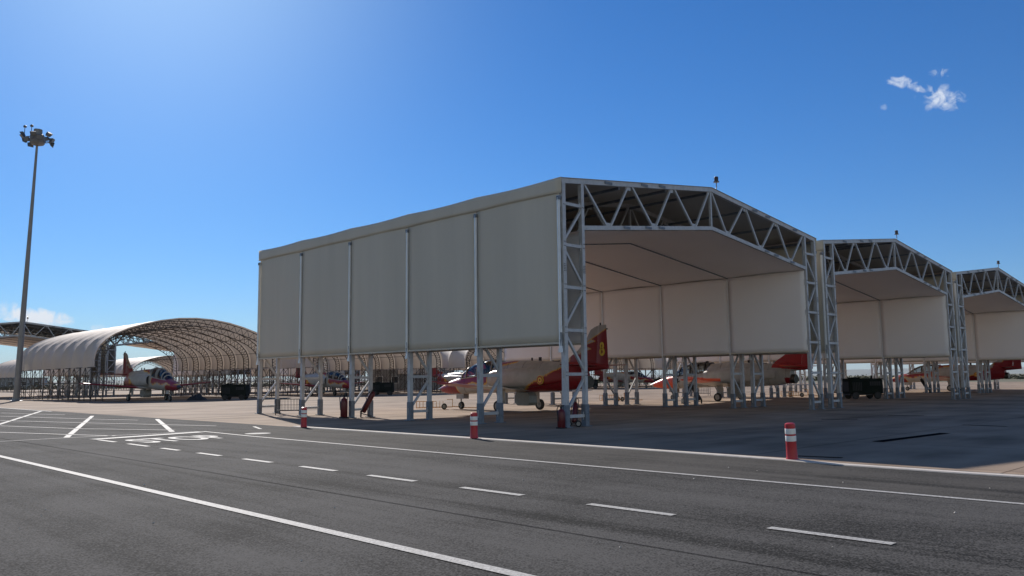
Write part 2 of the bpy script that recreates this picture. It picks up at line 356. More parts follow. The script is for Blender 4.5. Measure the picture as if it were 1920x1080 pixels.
mk = MB().quadstrip([(-14.45, 40), (-14.6, 9), (-14.5, -4), (-14.62, -30)], .016, .006)
struct('asphalt_joint', mk, 'tar', 'thin dark joint running along the road')
mk = MB()
mk.quadstrip([(.2, -10.63), (4.5, -10.85)], .30, .002); mk.quadstrip([(10.0, -4.5), (10.8, -5.6)], .24, .002); mk.quadstrip([(14.5, -5.3), (14.9, -6.6)], .22, .002)
mk.quadstrip([(9.0, -9.9), (8.86, -11.3)], .2, .002); mk.quadstrip([(-4.62, -10.9), (-4.45, -11.8)], .14, .002)
struct('tar_patches', mk, 'tar', 'black tar repair strips on the shaded apron')
# ground litter and pale chips on the road (stuff nobody could count)
mk = MB()
for i in range(32):
    x = random.uniform(-19, -6); y = random.uniform(-17, 2); r = random.uniform(.008, .02)
    mk.add([(x + r, y, .005), (x, y + r, .005), (x - r, y, .005), (x, y - r, .005), (x, y, .005 + r)], [(0, 1, 4), (1, 2, 4), (2, 3, 4), (3, 0, 4)])
o = mk.build('gravel_chips', 'kerb'); tag(o, 'scattered pale stone chips on the asphalt', 'gravel', None, 'stuff')

# ---------------------------------------------------------------- gable shelter
BAY, WD, HT, HP, HC, HF, TW = 4.444, 19.63, 8.83, 10.0, 7.0, 2.96, 1.12
def roofz(x, base=HT): return base + (HP - HT) * (1 - abs(x - WD / 2) / (WD / 2))
def truss(y, full=True):
    m = MB(); c, w = .17, .085
    for sgn, x0, x1 in ((1, c / 2, TW), (-1, WD - c / 2, WD - TW)):
        m.box(x0 - c / 2, x0 + c / 2, y - .09, y + .09, .1, HT - .12)
        m.box(x1 - .075, x1 + .075, y - .08, y + .08, .1, roofz(x1) - .12)
        zs = [.38, 1.85, 3.4, 4.93, 6.45, 7.95]
        for z in zs:
            m.beam((x0, y, z), (x1, y, z), w * 1.3, w * 1.3)
        for i, (a, b) in enumerate(zip(zs, zs[1:])):
            p, q = ((x0, a + .1), (x1, b - .1)) if i % 2 == 0 else ((x1, a + .1), (x0, b - .1))
            if i == 0: p, q = (x0, .5), (x1, 1.75)
            m.beam((p[0], y, p[1]), (q[0], y, q[1]), w, w)
    T = .16
    xs = [-.02, WD / 2, WD + .02]
    for x0, x1 in ((xs[0], xs[1]), (xs[1], xs[2])):
        m.beam((x0, y, roofz(x0) - .08), (x1, y, roofz(x1) - .08), .18, T)
    def bc(x): return HC + (HP - HT) * (1 - abs(x - WD / 2) / (WD / 2)) + .03
    for x0, x1 in ((TW, WD / 2), (WD / 2, WD - TW)):
        m.beam((x0, y, bc(x0)), (x1, y, bc(x1)), .16, .14)
    m.beam((WD / 2, y, bc(WD / 2)), (WD / 2, y, HP - .1), .10)
    for xx in (.085, TW, WD - TW, WD - .085):
        for z in (.38, 1.85, 3.4, 4.93, 6.45, 7.95): m.box(xx - .12, xx + .12, y - .012, y + .012, z - .14, z + .14)
    pw = (WD / 2 - TW) / 3
    for side in (0, 1):
        for k in range(3):
            a, b, cc = TW + .15 + k * pw, TW + (k + .52) * pw, TW + (k + .56) * pw
            d = TW + (k + .97) * pw
            if side: a, b, cc, d = [WD - t for t in (a, b, cc, d)]
            m.beam((a, y, roofz(a) - .14), (b, y, bc(b)), w * .95); m.beam((cc, y, bc(cc)), (d, y, roofz(d) - .14), w * .95)
            m.box(min(b, cc) - .14, max(b, cc) + .14, y - .012, y + .012, bc(b) + .02, bc(b) + .2); m.box(d - .16, d + .16, y - .011, y + .011, roofz(d) - .3, roofz(d) - .1)
    return m
def bolts(y):
    m = MB()
    for x in (.085, TW, WD - TW, WD - .085):
        for z in (.45, 1.8, 1.92, 3.3, 3.5, 4.85, 5.02, 5.5, 5.56, 5.62, 5.68, 5.74, 6.4, 6.55, 7.9):
            for dx in (-.035, .035): m.box(x + dx - .012, x + dx + .012, y - .105, y - .088, z - .012, z + .012)
    return m
def plates():
    m = []
    for x in (TW + 1.5 * 1, 4.9, 6.1, WD - 6.1, WD - 4.9, WD - 2.2):
        z = roofz(x) - .08
        m.append(MB().box(x - .22, x + .22, -.112, -.096, z - .05, z + .05))
    for x in (3.7, 5.1, 6.0, WD - 5.1, WD - 4.2, WD - 2.6):
        z = HC + roofz(x) - HT + .03
        m.append(MB().box(x - .2, x + .2, -.106, -.09, z - .045, z + .045))
    return m
def make_shelter():
    r = empty('aircraft_shelter')
    for i in range(6):
        y = i * BAY
        t = truss(y).build('truss_frame', 'galv', r)
        for x in (.085, TW, WD - TW, WD - .085):
            MB().box(x - .10, x + .10, y - .105, y + .105, .02, .78).box(x - .17, x + .17, y - .17, y + .17, 0, .03).build('base_sleeve', 'galvdark', t)
        if i == 0:
            bolts(y).build('bolt_row', 'bolt', t); [q.build('splice_plate', 'galvdark', t) for q in plates()]
    # purlins in the roof
    for x in (3.5, 6.6, WD / 2, WD - 6.6, WD - 3.5): MB().beam((x, .1, roofz(x) - .22), (x, 5 * BAY - .1, roofz(x) - .22), .1, .1, V((0, 0, 1))).build('purlin', 'galvdark', r)
    for x in (.1, WD - .1): MB().beam((x, .1, HT - .2), (x, 5 * BAY - .1, HT - .2), .12, .12, V((0, 0, 1))).build('eave_beam', 'galvdark', r)
    # roof cover: sags a little between frames, folds down over the eaves
    def sag(v): return 1 - abs(math.sin(math.pi * v * 5))
    prof = [(-.07 + (WD + .14) * k / 12, roofz(-.07 + (WD + .14) * k / 12) + .03) for k in range(13)]
    n = 40
    def fn(u, v):
        x, z = prof[min(int(round(u * 12)), 12)]
        yy = -.12 + (5 * BAY + .24) * v; s_ = abs(math.sin(math.pi * min(max((yy) / BAY, 0), 5)))
        return (x, yy, z - .05 * s_)
    o = MB().grid(fn, 12, n).build('roof_cover', 'roof', r, smooth=True)
    md = o.modifiers.new('thick', 'SOLIDIFY'); md.thickness = .012
    for x in (-.082, WD + .082):
        def fe(u, v, x=x):
            yy = -.12 + (5 * BAY + .24) * u; s_ = abs(math.sin(math.pi * min(max(yy / BAY, 0), 5)))
            return (x + .006 * math.sin(yy * 5) * (1 - v), yy, HT - .54 + .03 * s_ + (.575 - .08 * s_) * v)
        o = MB().grid(fe, 60, 4).build('eave_flap', 'fabric', r, smooth=True)
        md = o.modifiers.new('thick', 'SOLIDIFY'); md.thickness = .01; md.offset = 0
    # ceiling liner under the bottom chords
    def cz(x): return HC - .07 + (roofz(x) - HT)
    for i in range(5):
        def fc(u, v, i=i):
            x = TW - .06 + (WD - 2 * TW + .12) * u; y = (i + v) * BAY
            return (x, y, cz(x) + .05 * math.sin(math.pi * v) + .015 * noise.noise(V((x * .7, y * .9, 1))))
        MB().grid(fc, 24, 8).build('ceiling_panel', 'liner', r, smooth=True)
    for i in range(1, 5):
        m = MB()
        for a, b in ((TW, WD / 2), (WD / 2, WD - TW)): m.beam((a, i * BAY, cz(a) - .012), (b, i * BAY, cz(b) - .012), .07, .03)
        m.build('ceiling_seam', 'galvdark', r)
    for i in range(5):
        for x, mm, nm, top, d in ((-.045, 'fabric', 'outer_wall_panel', HT - .25, -1), (WD + .045, 'fabric', 'outer_wall_panel', HT - .25, 1),
                                  (TW + .09, 'liner', 'inner_wall_panel', HC + .06, 1), (WD - TW - .09, 'liner', 'inner_wall_panel', HC + .06, -1)):
            def fw(u, v, x=x, top=top, d=d, i=i):
                y = (i + .004 + .992 * u) * BAY; z = HF + (top - HF) * v
                wv = .022 * noise.noise(V((y * .5, z * .35, x))) + .012 * noise.noise(V((y * 2.3, z * .6, x + 7)))
                e = math.sin(math.pi * u) * 1.0
                return (x + d * (.0) + wv * e, y, z)
            o = MB().grid(fw, 14, 18).build(nm, mm, r, smooth=True)
            md = o.modifiers.new('thick', 'SOLIDIFY'); md.thickness = .008; md.offset = 0
    for x in (-.05, WD + .05, TW + .09, WD - TW - .09): MB().box(x - .035, x + .035, -.02, 5 * BAY + .02, HF - .05, HF + .012).build('hem_tube', 'fabric', r)
    for i in range(6):
        y = i * BAY
        for x, d in ((-.075, -1), (WD + .075, 1)):
            m = MB()
            yy = y + (.02 if i == 0 else 0) - (.0 if i < 5 else .03)
            m.box(min(x, x + d * .05), max(x, x + d * .05), yy - .055, yy + .055, HF - .25, HT - .62)
            m.box(min(x, x + d * .075), max(x, x + d * .075), yy - .02, yy + .02, HF + .1, HT - .7)
            m.box(min(x, x + d * .07), max(x, x + d * .07), yy - .075, yy + .075, HF - .35, HF - .22)
            m.build('keder_rail', 'seam', r)
        for x, d in ((TW + .12, 1), (WD - TW - .12, -1)):
            if 0 < i < 5: MB().box(min(x, x + d * .02), max(x, x + d * .02), y - .035, y + .035, HF - .1, HC).build('inner_rail', 'seam', r)
        for x in (-.1, WD + .1):
            MB().cyl((x, y, HF + .35), (x + .02, y, HF - .12), .05, 8).build('tensioner', 'galvdark', r); MB().box(x - .05, x + .05, y - .07, y + .07, HT - .78, HT - .64).build('tensioner', 'galvdark', r)
    b = MB().tube([(WD / 2 + .4, 0, HP - .05), (WD / 2 + .52, 0, HP + .02), (WD / 2 + .58, 0, HP + .12), (WD / 2 + .58, 0, HP + .36)], .022, 8).build('beacon_bracket', 'galvdark', r)
    MB().lathe([(.02, 0), (.13, .0), (.13, .04), (.09, .05), (.095, .22), (.08, .25), (.02, .27)], 14, (WD / 2 + .58, 0, HP + .36)).build('warning_light', 'amber', b, smooth=True)
    return r
sh = make_shelter()
SG = 'gabled fabric aircraft shelters in the front row'
tag(sh, 'largest and nearest gabled fabric shelter with steel truss front, jet with yellow 8 inside', 'shelter', SG)
PW = 20.57
for k, lab in ((1, 'second gabled fabric shelter in the front row, with the orange-nosed grey jet and dark generator'),
               (2, 'gabled fabric shelter cut off by the right edge of the photo'),
               (3, 'farthest gabled shelter of the front row, only its legs seen past the others')):
    c = copy_tree(sh); c.location = (PW * k, 0, 0); tag(c, lab)
for k, lab in ((-1, 'distant gabled shelter roof cut off by the left edge behind the mast'), (0, 'distant gabled shelter whose truss front shows left of the arched shelter'),
               (1, 'distant gabled shelter seen through the left arched shelter'), (2, 'distant gabled shelter behind the second arched shelter'), (3, 'distant gabled shelter behind the third arched shelter')):
    c = copy_tree(sh); c.location = (-1.5 + PW * k, 104, 0); tag(c, lab, 'shelter', 'gabled shelters in the second row far behind')

# ---------------------------------------------------------------- arched shelter
AW, AL, NB = 9.7, 28.0, 8
APR = [(-9.7, 3.3), (-9.72, 4.1), (-9.6, 4.75), (-9.3, 5.4), (-8.75, 6.0), (-7.9, 6.6), (-6.7, 7.15), (-5.2, 7.65), (-3.6, 8.05), (-1.8, 8.33), (0, 8.42)]
APR = APR + [(-x, z) for x, z in APR[-2::-1]]
def make_arch():
    r = empty('arched_shelter'); bay = AL / NB
    k = len(APR) - 1
    def fn(u, v):
        x, z = APR[int(round(u * k))]; s_ = abs(math.sin(math.pi * v * NB)) ** .45
        q = 1.014 - .034 * s_
        return (x * q, AL * v, 3.3 + (z - 3.3) * q)
    o = MB().grid(fn, k, NB * 8).build('arched_cover', 'archfab', r, smooth=True)
    MB().grid(lambda u, v: (APR[int(round(u * k))][0] * 1.015, -.05 + .16 * v, 3.3 + (APR[int(round(u * k))][1] - 3.3) * 1.018), k, 1).build('cover_edge', 'archfab', r, smooth=True)
    inner = []
    for i, (x, z) in enumerate(APR):
        p = V((x, z)); a = V(APR[max(i - 1, 0)]); b = V(APR[min(i + 1, k)]); d = (b - a).normalized(); n = V((d.y, -d.x))
        inner.append(p + n * .78)
    outer = [V((x * .985, 3.3 + (z - 3.3) * .985)) for x, z in APR]
    m = MB()
    for j in range(NB + 1):
        y = j * bay + (.06 if j == 0 else -.06 if j == NB else 0)
        P3 = lambda p: (p[0], y, p[1])
        t = MB()
        for A in (outer, inner):
            for a, b in zip(A, A[1:]): t.beam(P3(a), P3(b), .075)
        for i in range(k):
            for s_ in (0, 1):
                a = outer[i].lerp(outer[i + 1], s_ * .5); b = inner[i].lerp(inner[i + 1], .25 + .5 * s_); c2 = outer[i].lerp(outer[i + 1], .5 + s_ * .5)
                t.beam(P3(a), P3(b), .04); t.beam(P3(b), P3(c2), .04)
        for A, s_ in ((0, 1), (-1, -1)):
            xo, xi = outer[A][0], inner[A][0]
            t.beam((xo, y, 0), (xo, y, 3.3), .07, .07); t.beam((xi, y, 0), (xi, y, 3.3), .07, .07)
            zs = [.12, .95, 1.8, 2.6, 3.3]
            for q, (a, b) in enumerate(zip(zs, zs[1:])):
                t.beam((xo if q % 2 else xi, y, a), (xi if q % 2 else xo, y, b), .04)
            t.beam((xo, y, .12), (xi, y, .12), .05); t.beam((xo, y, 3.3), (xi, y, 3.3), .05)
        t.build('arch_truss', 'tube', r)
    for s_ in (-1, 1):
        w = MB()
        for x in (s_ * 9.55,):
            for z in (.15, 1.75, 3.32): w.beam((x, 0, z), (x, AL, z), .055, .055, V((0, 0, 1)))
            for j in range(NB):
                y0, y1 = j * bay, (j + 1) * bay; ym = (y0 + y1) / 2
                w.beam((x, ym, .0), (x, ym, 3.3), .05)
                w.beam((x, y0, 3.3), (x, ym, 1.75), .04); w.beam((x, ym, 1.75), (x, y0, .2), .04) if j % 2 else w.beam((x, y0, 1.75), (x, ym, .2), .04)
                w.beam((x, ym, 1.75), (x, y1, 3.3), .04)
        w.build('side_bracing', 'tube', r)
    for i in (3, 6, 10, 14, 17): MB().beam((inner[i][0], .1, inner[i][1]), (inner[i][0], AL - .1, inner[i][1]), .05, .05, V((0, 0, 1))).build('purlin', 'tube', r)
    return r
ar = make_arch(); ar.location = (15.3, 66, 0)
AG = 'arched fabric shelters across the taxi lane'
tag(ar, 'arched beige shelter at left beside the tall mast, its whole front arch visible', 'shelter', AG)
for k, lab in ((1, 'arched shelter seen under the left half of the big shelter wall'), (2, 'arched shelter whose pale outer side shows above the nose of the jet with the 8'),
               (3, 'arched shelter behind the tail of the jet with the 8'), (4, 'arched shelter seen between the legs left of the orange-nosed jet'), (5, 'farthest arched shelter of its row, glimpsed behind the orange-nosed jet')):
    c = copy_tree(ar); c.location = (15.3 + 23.7 * k, 66, 0); tag(c, lab)
for k, lab in ((0, 'tiny far arched shelter at the left picture edge behind the mast'), (1, 'small far arched shelter seen through the opening of the left arched shelter'),
               (2, 'far arched shelter behind the second arched shelter'), (3, 'far arched shelter behind the third arched shelter')):
    c = copy_tree(ar); c.location = (38.5 + 23.7 * k, 188, 0); tag(c, lab, 'shelter', 'arched shelters in the farthest row')

# ---------------------------------------------------------------- aircraft
WHT = (.44, .42, .395); RED = (.27, .011, .020); YEL = (.72, .40, .06); BLK = (.015, .015, .018); ORG = (.80, .11, .045); GRY = (.46, .45, .43)
def tri(t): return abs((t % 1) * 2 - 1)
def eagle(x, y, z):
    if y > 6.45: return BLK
    if z > 2.9 and y < -3.4:                                  # fin
        yb = -5.05 + .55 * tri(z * 1.9) - .35 * (z - 3.2) if z < 3.75 else None
        tip = z - (3.45 + (-4.84 - y) * .5)
        if tip > 0: return WHT if tip > .05 else YEL
        e = (-4.42 - .75 * (z - 3) - .62 * tri(z * 2.7 + .5)) - y
        return RED if e > .05 else (YEL if e > -.03 else WHT)
    cand = -9
    cand = max(cand, min(-(z - (1.0 + (-.54 - y) * .424)), -.3 - y))              # lower rear wedge
    cand = max(cand, min(-3.7 - y, 5))                                            # tail base
    cand = max(cand, min((z - (2.12 + (2.97 - y) * .155)), 3.6 - y, y + .2) if z > 2.0 else -9)   # spine flash
    cand = max(cand, min(y - (4.75 + (1.3 - z) * -.55), 1.36 - z))                # lower nose
    cand = max(cand, min(z - (1.28 + (5.7 - y) * .03 + .20 * tri(y * .62)), y - 2.0, 6.2 - y, 2.2 - z))  # upper nose wedge
    if cand > .03: return RED
    return YEL if cand > -.045 and cand > -8 else WHT
def panelled(f):
    def g(x, y, z):
        c = f(x, y, z)
        line = min(abs((y * .83 + .2) % 1 - .5) / .83, abs(z - 1.9) if -3 < y < 1 else 9)
        return tuple(q * .62 for q in c) if line < .024 and z < 2.75 and abs(x) > .12 else c
    return g
def trainer(x, y, z):
    if y > 6.45: return (.6, .58, .55)
    if y > 4.45: return ORG if z < 1.75 else BLK
    if y < -3.5 and z > 2.28 + (y + 3.5) * .1: return (.42, .02, .025)
    if .2 < y < 3.2 and abs(z - (1.62 - (y - 3) * -.06)) < .10: return ORG
    if y < -4.35 and z < 1.6: return RED
    return GRY
def wingcol(sch):
    def f(x, y, z):
        a = abs(x)
        if sch is eagle: return RED if (a > 3.7 or (y > .15 - (a - 1) * .1 and a > 1.2)) else WHT
        return ORG if a > 3.6 else GRY
    return f
FS = [  # y, zbottom, ztop, halfwidth, exponent
 (6.88, 1.12, 1.16, .02, 2), (6.6, 1.02, 1.26, .13, 2), (6.2, .93, 1.42, .25, 2), (5.6, .86, 1.64, .36, 2.1), (4.9, .86, 1.80, .44, 2.2), (4.4, .87, 1.88, .48, 2.3), (3.4, .90, 1.98, .52, 2.4), (2.4, .94, 2.08, .54, 2.5),
 (1.7, .97, 2.22, .56, 2.5), (1.35, .98, 2.64, .58, 2.3), (.2, 1.0, 2.70, .63, 2.3), (-.8, 1.0, 2.68, .66, 2.3), (-1.8, 1.02, 2.64, .66, 2.2), (-2.8, 1.05, 2.58, .60, 2.2), (-3.6, 1.09, 2.56, .50, 2.1), (-4.3, 1.18, 2.50, .41, 2.0), (-4.75, 1.24, 2.2, .34, 2.0)]
def interp(T, y):
    for a, b in zip(T, T[1:]):
        if a[0] >= y >= b[0]:
            t = (a[0] - y) / (a[0] - b[0]); return [a[i] + (b[i] - a[i]) * t for i in range(len(a))]
    return T[-1]
def loft(T, ny, nt, colour=None, name='fuselage', mat_='paint', parent=None):
    m = MB(); y0, y1 = T[0][0], T[-1][0]; rows = []
    for i in range(ny + 1):
        y, zb, zt, hw, e = interp(T, y0 + (y1 - y0) * i / ny); zc = (zb + zt) / 2; hz = (zt - zb) / 2
        rows.append([(math.copysign(abs(math.cos(t)) ** (2 / e), math.cos(t)) * hw, y, zc + math.copysign(abs(math.sin(t)) ** (2 / e), math.sin(t)) * hz) for t in [2 * math.pi * j / nt for j in range(nt)]])
    m.add([v for r_ in rows for v in r_], [(i * nt + j, i * nt + (j + 1) % nt, (i + 1) * nt + (j + 1) % nt, (i + 1) * nt + j) for i in range(ny) for j in range(nt)] + [tuple(range(nt))[::-1], tuple(ny * nt + j for j in range(nt))])
    return m.build(name, mat_, parent, smooth=True, col=colour)
def foil(root, tip, n=10, span=16):
    """root, tip = (x, y_lead, y_trail, z, thickness)"""
    m = MB(); rows = []
    for s_ in range(span + 1):
        t = s_ / span; x, yl, yt, z, th = [a + (b - a) * t for a, b in zip(root, tip)]
        pr = []
        for k in range(n + 1):
            c = (1 - math.cos(math.pi * k / n)) / 2; h = th * 2.2 * (math.sqrt(c) * .9 - c * .9) + .004
            pr.append((c, h))
        rows.append([(x, yl + (yt - yl) * c, z + h) for c, h in pr] + [(x, yl + (yt - yl) * c, z - h * .7) for c, h in pr[::-1]])
    w = len(rows[0])
    m.add([v for r_ in rows for v in r_], [(i * w + j, i * w + (j + 1) % w, (i + 1) * w + (j + 1) % w, (i + 1) * w + j) for i in range(span) for j in range(w)] + [tuple(range(w))[::-1], tuple(span * w + j for j in range(w))])
    return m
def finmesh(pts, th, n=60):
    """vertical surface: pts = outline functions lead(z), trail(z), z range"""
    lead, trail, z0, z1 = pts; m = MB(); nv = n; nu = 56
    for sx in (-1, 1):
        def f(u, v, sx=sx):
            z = z0 + (z1 - z0) * v; a, b = lead(z), trail(z); y = a + (b - a) * u
            return (sx * (th * (1 - .55 * v) * (math.sin(math.pi * min(u * 1.0, 1)) * .5 + .12) * .5), y, z)
        m.grid(f, nu, nv)
    k = (nu + 1) * (nv + 1); fs = []
    for j in range(nv):
        for e in (0, nu): a = j * (nu + 1) + e; fs.append((a, a + nu + 1, a + nu + 1 + k, a + k))
    for i in range(nu):
        for j in (0, nv): a = j * (nu + 1) + i; fs.append((a, a + 1, a + 1 + k, a + k))
    m.f += fs
    return m
def wheel(parent, c, r, w, name='wheel', rim='gear'):
    x, y, z = c
    t = MB(); n = 28; prof = [(-w / 2, r * .62), (-w / 2, r * .86), (-w * .32, r * .98), (0, r), (w * .32, r * .98), (w / 2, r * .86), (w / 2, r * .62)]
    t.add([(x + px, y + pr * math.cos(2 * math.pi * j / n), z + pr * math.sin(2 * math.pi * j / n)) for px, pr in prof for j in range(n)],
          [(i * n + j, i * n + (j + 1) % n, (i + 1) * n + (j + 1) % n, (i + 1) * n + j) for i in range(len(prof) - 1) for j in range(n)])
    o = t.build(name, 'black', parent, smooth=True)
    MB().cyl((x - w * .36, y, z), (x + w * .36, y, z), r * .64, 18).cyl((x - w * .45, y, z), (x + w * .45, y, z), r * .2, 10).build('rim', rim, o)
    return o
def linz(p0, p1): return lambda z: p0[0] + (p1[0] - p0[0]) * (z - p0[1]) / (p1[1] - p0[1])
def pw(pts):
    def f(z):
        for a, b in zip(pts, pts[1:]):
            if a[1] <= z <= b[1] + 1e-9: return a[0] + (b[0] - a[0]) * (z - a[1]) / (b[1] - a[1])
        return pts[-1][0] if z > pts[-1][1] else pts[0][0]
    return f
def make_jet(sch, number=None, nose=None, hires=True, seats=True):
    r = empty('jet_trainer'); q = 1 if hires else .4
    loft(FS, int(290 * q), int(96 * q), panelled(sch) if hires else sch, 'fuselage', 'paint', r)
    loft([(-3.3, 1.95, 2.55, .36, 2), (-4.3, 1.98, 2.56, .26, 2), (-5.2, 2.06, 2.48, .19, 2), (-6.17, 2.14, 2.34, .08, 2)], int(60 * q), int(40 * q), sch, 'tail_boom', 'paint', r)
    nz_ = MB(); n = 24
    nz_.lathe([(.30, 0), (.31, .35), (.25, .35), (.20, .02)], n); nz_.v = [(v[0], -5.02 + v[2], 1.52 + v[1]) for v in nz_.v]
    nz_.build('exhaust_nozzle', 'nozzle', r, smooth=True)
    for s_ in (-1, 1):
        m = MB(); T = [(1.62, 1.38, 2.12, .30), (1.3, 1.30, 2.2, .34), (.2, 1.24, 2.28, .36), (-1.5, 1.26, 2.3, .30), (-2.8, 1.4, 2.2, .18), (-3.8, 1.6, 2.0, .04)]
        rows = []; ny, nt = int(90 * q), 36
        for i in range(ny + 1):
            y, zb, zt, hw = interp(T, 1.62 + (-3.8 - 1.62) * i / ny); cx = .50
            rows.append([(s_ * (cx + math.copysign(abs(math.cos(t)) ** .8, math.cos(t)) * hw), y, (zb + zt) / 2 + math.copysign(abs(math.sin(t)) ** .8, math.sin(t)) * (zt - zb) / 2) for t in [2 * math.pi * j / nt for j in range(nt)]])
        m.add([v for w_ in rows for v in w_], [(i * nt + j, i * nt + (j + 1) % nt, (i + 1) * nt + (j + 1) % nt, (i + 1) * nt + j) for i in range(ny) for j in range(nt)])
        it = m.build('air_intake', 'paint', r, smooth=True, col=sch)
        MB().add([(s_ * (.5 + math.copysign(abs(math.cos(t)) ** .8, math.cos(t)) * .27), 1.50, 1.75 + math.copysign(abs(math.sin(t)) ** .8, math.sin(t)) * .34) for t in [2 * math.pi * j / 24 for j in range(24)]], [tuple(range(24))]).build('intake_duct', 'interior', it)
        wg = foil((s_ * .45, 1.05, -1.25, 1.08, .26), (s_ * 5.3, .50, -.85, 1.52, .12), 12, int(40 * q))
        wo_ = wg.build('wing', 'paint', r, smooth=True, col=wingcol(sch))
        MB().box(min(s_ * 2.6, s_ * 5.0), max(s_ * 2.6, s_ * 5.0), -.90, -.885, 1.2, 1.40).build('aileron_gap', 'interior', wo_) if False else None
        foil((s_ * .16, -4.5, -5.75, 2.30, .12), (s_ * 2.15, -4.95, -5.75, 2.36, .07), 10, 10).build('tailplane', 'paint', r, smooth=True, col=(lambda x, y, z: RED) if sch is eagle else (lambda x, y, z: ORG))
        # main gear
        gx = s_ * 1.59
        gg = MB().tube([(s_ * 1.45, .05, 1.12), (s_ * 1.5, 0, .75), (s_ * 1.5, -.02, .42)], .055, 10).beam((s_ * 1.42, .3, 1.05), (s_ * 1.5, 0, .6), .05).cyl((s_ * 1.44, 0, .30), (s_ * 1.66, 0, .30), .045, 8).build('main_gear', 'gear', r, smooth=True)
        wheel(gg, (gx, 0, .30), .30, .19)
        MB().box(s_ * 1.30 - .012, s_ * 1.30 + .012, -.26, .26, .42, 1.10).build('gear_door', 'paint', gg, bevel=.01, col=lambda x, y, z: GRY)
    gg = MB().tube([(0, 4.75, .95), (0, 4.80, .6), (0, 4.78, .30)], .045, 10).beam((0, 4.35, .92), (0, 4.78, .62), .04).cyl((-.13, 4.78, .22), (.13, 4.78, .22), .03, 8).box(-.12, -.09, 4.76, 4.8, .2, .42).box(.09, .12, 4.76, 4.8, .2, .42).build('nose_gear', 'gear', r, smooth=True)
    wheel(gg, (0, 4.78, .22), .22, .15)
    [MB().box(q - .008, q + .008, 4.35, 5.0, .6, .9).build('nose_gear_door', 'paint', gg, col=lambda x, y, z: WHT) for q in (-.19, .19)]
    # ventral gun pack hanging open
    pod = MB(); ang = [(-.42, .98), (-.55, .80), (-.56, .45), (-.42, .29), (.34, .29), (.52, .46), (.52, .80), (.4, .99)]
    pod.add([(sx * .30, y - .48, z) for sx in (-1, 1) for y, z in ang], [tuple(range(8)), tuple(range(15, 7, -1))] + [(i, 8 + i, 8 + (i + 1) % 8, (i + 1) % 8) for i in range(8)])
    pod.build('belly_pod', 'paint', r, bevel=.012, col=lambda x, y, z: (.30, .30, .28))
    # fin and rudder
    lead = pw([(-3.35, 2.52), (-3.72, 2.78), (-4.25, 3.1), (-4.82, 3.62), (-5.0, 3.92), (-5.12, 4.1), (-5.42, 4.25), (-5.62, 4.29)])
    trf = linz((-5.42, 2.3), (-5.55, 4.29))
    finmesh((lead, linz((-5.40, 2.2), (-5.62, 4.29)), 2.45, 4.27), .22, 50 if hires else 16).build('tail_fin', 'paint', r, smooth=True, col=sch)
    rud = finmesh((linz((-5.415, 2.2), (-5.635, 4.29)), linz((-6.20, 2.2), (-6.12, 4.33)), 2.18, 4.31), .14, 50 if hires else 16).build('rudder', 'paint', r, smooth=True, col=sch)
    MB().cyl((0, -5.75, 4.30), (0, -5.75, 4.42), .035, 8).cyl((0, -6.1, 4.1), (0, -6.2, 4.1), .03, 8).build('fin_light', 'black', rud)
    MB().box(-.01, .01, -1.70, -1.50, 2.64, 2.84).box(-.04, .04, -2.95, -2.5, 2.56, 2.62).cyl((0, -1.0, 2.66), (0, -1.0, 2.82), .05, 8).build('antenna', 'interior', r)
    # canopy: glass shell with frames, cockpit and seats
    CT = [(4.75, 1.80, .04, .28), (4.35, 2.08, .5, .35), (3.9, 2.38, 1, .40), (3.4, 2.60, 1, .42), (2.9, 2.70, 1, .43), (2.3, 2.77, 1, .44), (1.75, 2.78, 1, .43), (1.32, 2.68, 1, .38)]
    def deck(y): return interp(FS, y)[2] - .12
    def shell(y, sc_=1.0, nseg=14):
        yy, zt, _, hw = interp(CT, y); zb = deck(y) - .02
        return [(math.cos(math.pi * j / nseg) * hw * sc_, y, zb + (zt - zb) * math.sin(math.pi * j / nseg) ** .8 * sc_) for j in range(nseg + 1)]
    m = MB(); ys = [4.75 - (4.75 - 1.32) * i / 40 for i in range(41)]; rows = [shell(y) for y in ys]
    m.add([v for w_ in rows for v in w_], [(i * 15 + j, i * 15 + j + 1, (i + 1) * 15 + j + 1, (i + 1) * 15 + j) for i in range(40) for j in range(14)])
    cp = m.build('canopy', 'glass', r, smooth=True)
    fr = MB()
    for y in (4.3, 3.9, 2.95, 2.72, 1.75, 1.36):
        A = shell(y, 1.02)
        for a, b in zip(A, A[1:]): fr.beam(a, b, .11, .035)
    for s_ in (0, 14):
        A = [shell(y, 1.02)[s_] for y in ys]
        for a, b in zip(A, A[1:]): fr.beam(a, b, .05, .06)
    fr.build('canopy_frame', 'paint', cp, col=(lambda x, y, z: WHT) if sch is eagle else (lambda x, y, z: (.08, .08, .09)))
    for yy, zz in ((3.7, 1.90), (2.45, 2.05)):
        MB().box(-.2, .2, yy - .62, yy - .48, zz - .1, zz + .42).box(-.11, .11, yy - .6, yy - .46, zz + .40, zz + .56).box(-.2, .2, yy - .5, yy - .1, zz - .15, zz + .02).build('ejection_seat', 'interior', r, bevel=.03)
